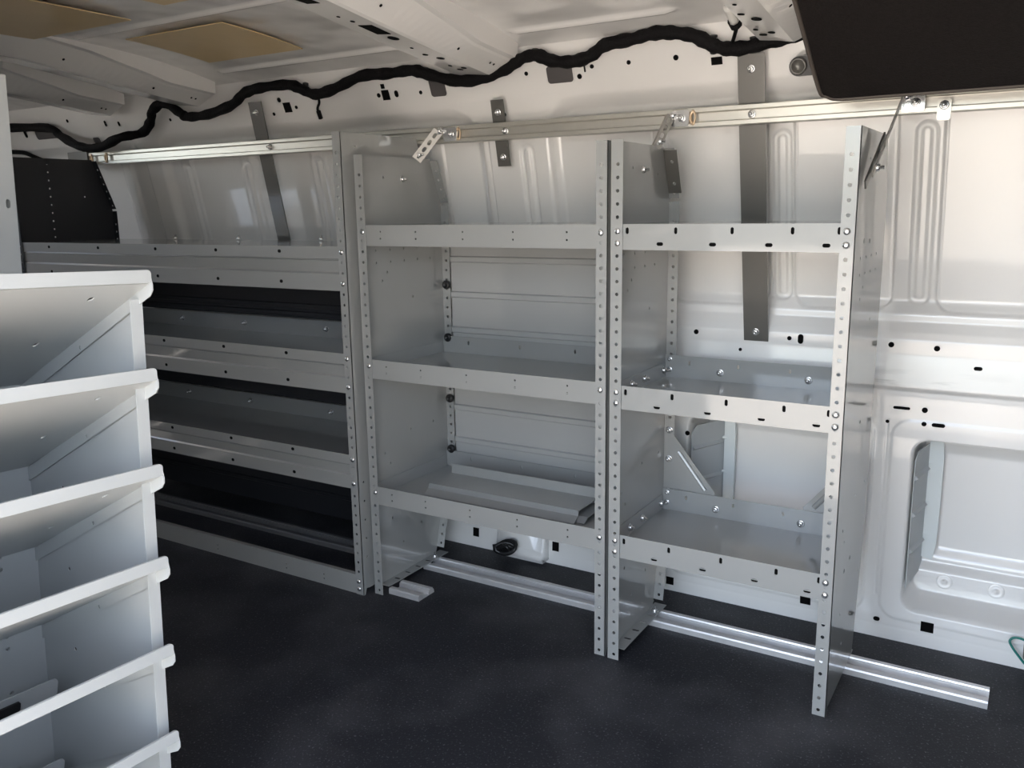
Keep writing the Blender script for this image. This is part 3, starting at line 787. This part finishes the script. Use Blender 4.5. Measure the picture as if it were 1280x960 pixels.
for i, z in enumerate(lipz):
    bm = bmesh.new()
    # rolled front lip with rounded ends
    plate(bm, rrect(LY-.004, .008, z-.0175, z, .0055), [], .004, frame((0,0,0),(0,1,0),(0,0,1)))
    # sloping floor
    Lf = math.hypot(xb+.004, (xb+.004)*sl)
    M = frame((0,0,z-.0165),(-1,0,-sl),(0,1,0))
    hol = [slot(.045,LY+.345,.006,.004,4), slot(.20,LY+.345,.007,.003,4)]
    plate(bm, rect(.002,Lf,LY+.003,.008), [[(a,b) for a,b in h] for h in hol], T, M)
    # side flanges following the slope
    for y in (.0085, LY+.004):
        fl = [(.003,z-.010),(.006,z-.020),(.006,z-.028),(.000,z-.036),(-.012,z-.042)] + [(xb+.003, z-.020+(xb+.003)*sl-.022),(xb+.003, z-.020+(xb+.003)*sl)]
        plate(bm, fl, [circ(-.04,z-.055,.003,8), circ(-.17,z-.02-.17*sl-.012,.003,8)], T, frame((0,y,0),(1,0,0),(0,0,1)))
    o = obj('tray', bm, LGREY, bu)
for i, z in enumerate(lipz):
    if i == 0: continue
    # divider tab with a rubber foot standing in each bin
    xt = -.24; zt_ = z-.019+xt*sl
    bm = bmesh.new(); plate(bm, rrect(-.36, -.034, .004, .043, .010), [], .002, frame((xt,0,zt_),(0,1,0),(.25,0,1)))
    o = obj('divider_tab', bm, LGREY, bu)
    bm = bmesh.new(); plate(bm, rrect(-.36, -.095, .010, .026, .003), [], .005, frame((xt+.002,0,zt_+.004),(0,1,0),(.25,0,1)))
    obj('rubber_strip', bm, BLACKP, o)

pp = thing('shelving_unit', 'tall pale grey slotted shelving unit end behind the sloped bins at left', 'shelves', (-.650,-.8565,0)); pp.rotation_euler.x = TILT
bm = bmesh.new()
plate(bm, rect(-.36,0,0,1.187), [slot(-.012,.992,.0035,.007,4), slot(-.012,.80,.0035,.007,4)], T, frame((0,0,0),(0,1,0),(0,0,1)))
plate(bm, rect(-.03,0,0,1.187), [], T, frame((0,T,0),(1,0,0),(0,0,1)))
obj('end_panel', bm, LGREY, pp)
bm = bmesh.new()
plate(bm, rect(-.36,0,0,1.187), [], T, frame((-.90,0,0),(0,1,0),(0,0,1)))
plate(bm, rect(0,.03,0,1.187), [], T, frame((-.90,T,0),(1,0,0),(0,0,1)))
obj('end_panel', bm, LGREY, pp)
for z in (.25,.60,.95):
    bm = bmesh.new(); box(bm, -.897,-.002,-.35,-.003,z,z+T); box(bm, -.897,-.002,-.0045,-.003,z-.04,z); obj('shelf', bm, LGREY, pp)

# ------------------------------------------------------------------ camera
cam = bpy.data.cameras.new('camera'); co = bpy.data.objects.new('camera', cam); COL.objects.link(co)
cam.sensor_fit = 'HORIZONTAL'; cam.sensor_width = 36; cam.lens = CAM['f']/1280*36; cam.clip_start = .02
co.matrix_world = Matrix(((RX.x,UY.x,-FW.x,CAM['o'].x),(RX.y,UY.y,-FW.y,CAM['o'].y),(RX.z,UY.z,-FW.z,CAM['o'].z),(0,0,0,1)))
SC.camera = co

# ------------------------------------------------------------------ light: open sky, sun on the ground outside
w = bpy.data.worlds.new('sky'); SC.world = w; w.use_nodes = True
nt = w.node_tree; bg = nt.nodes['Background']
sky = nt.nodes.new('ShaderNodeTexSky'); sky.sky_type = 'NISHITA'; sky.sun_disc = False
sky.sun_elevation = R(48); sky.sun_rotation = R(20); sky.air_density = 1.0; sky.dust_density = 2.5; sky.ozone_density = 1.0
hs_ = nt.nodes.new('ShaderNodeHueSaturation'); hs_.inputs['Saturation'].default_value = .55
nt.links.new(sky.outputs['Color'], hs_.inputs['Color']); nt.links.new(hs_.outputs['Color'], bg.inputs['Color']); bg.inputs['Strength'].default_value = .60
sun = bpy.data.lights.new('sun', 'SUN'); sun.energy = 7.2; sun.angle = R(.6); sun.color = (1,.94,.84)
so = bpy.data.objects.new('sun', sun); COL.objects.link(so)
so.rotation_euler = Vector((.50,.22,-.90)).to_track_quat('-Z','Y').to_euler()
def portal(name, loc, rot, sx, sy):
    l = bpy.data.lights.new(name, 'AREA'); l.shape = 'RECTANGLE'; l.size = sx; l.size_y = sy; l.cycles.is_portal = True
    o = bpy.data.objects.new(name, l); COL.objects.link(o); o.location = loc; o.rotation_euler = rot
portal('side_door_portal', (.37,-1.305,.68), (R(90),0,0), 1.22, 1.36)

portal('rear_window_portal', (-2.745,-.79,1.24), (R(90),0,R(-90)), .98, .31)

SC.view_settings.view_transform = 'Standard'; SC.view_settings.look = 'None'
SC.view_settings.gamma = 1; SC.view_settings.use_curve_mapping = False
SC.view_settings.exposure = 1.44
SC.cycles.use_denoising = True
SC.cycles.max_bounces = 10; SC.cycles.diffuse_bounces = 6; SC.cycles.glossy_bounces = 5
SC.cycles.sample_clamp_indirect = 8
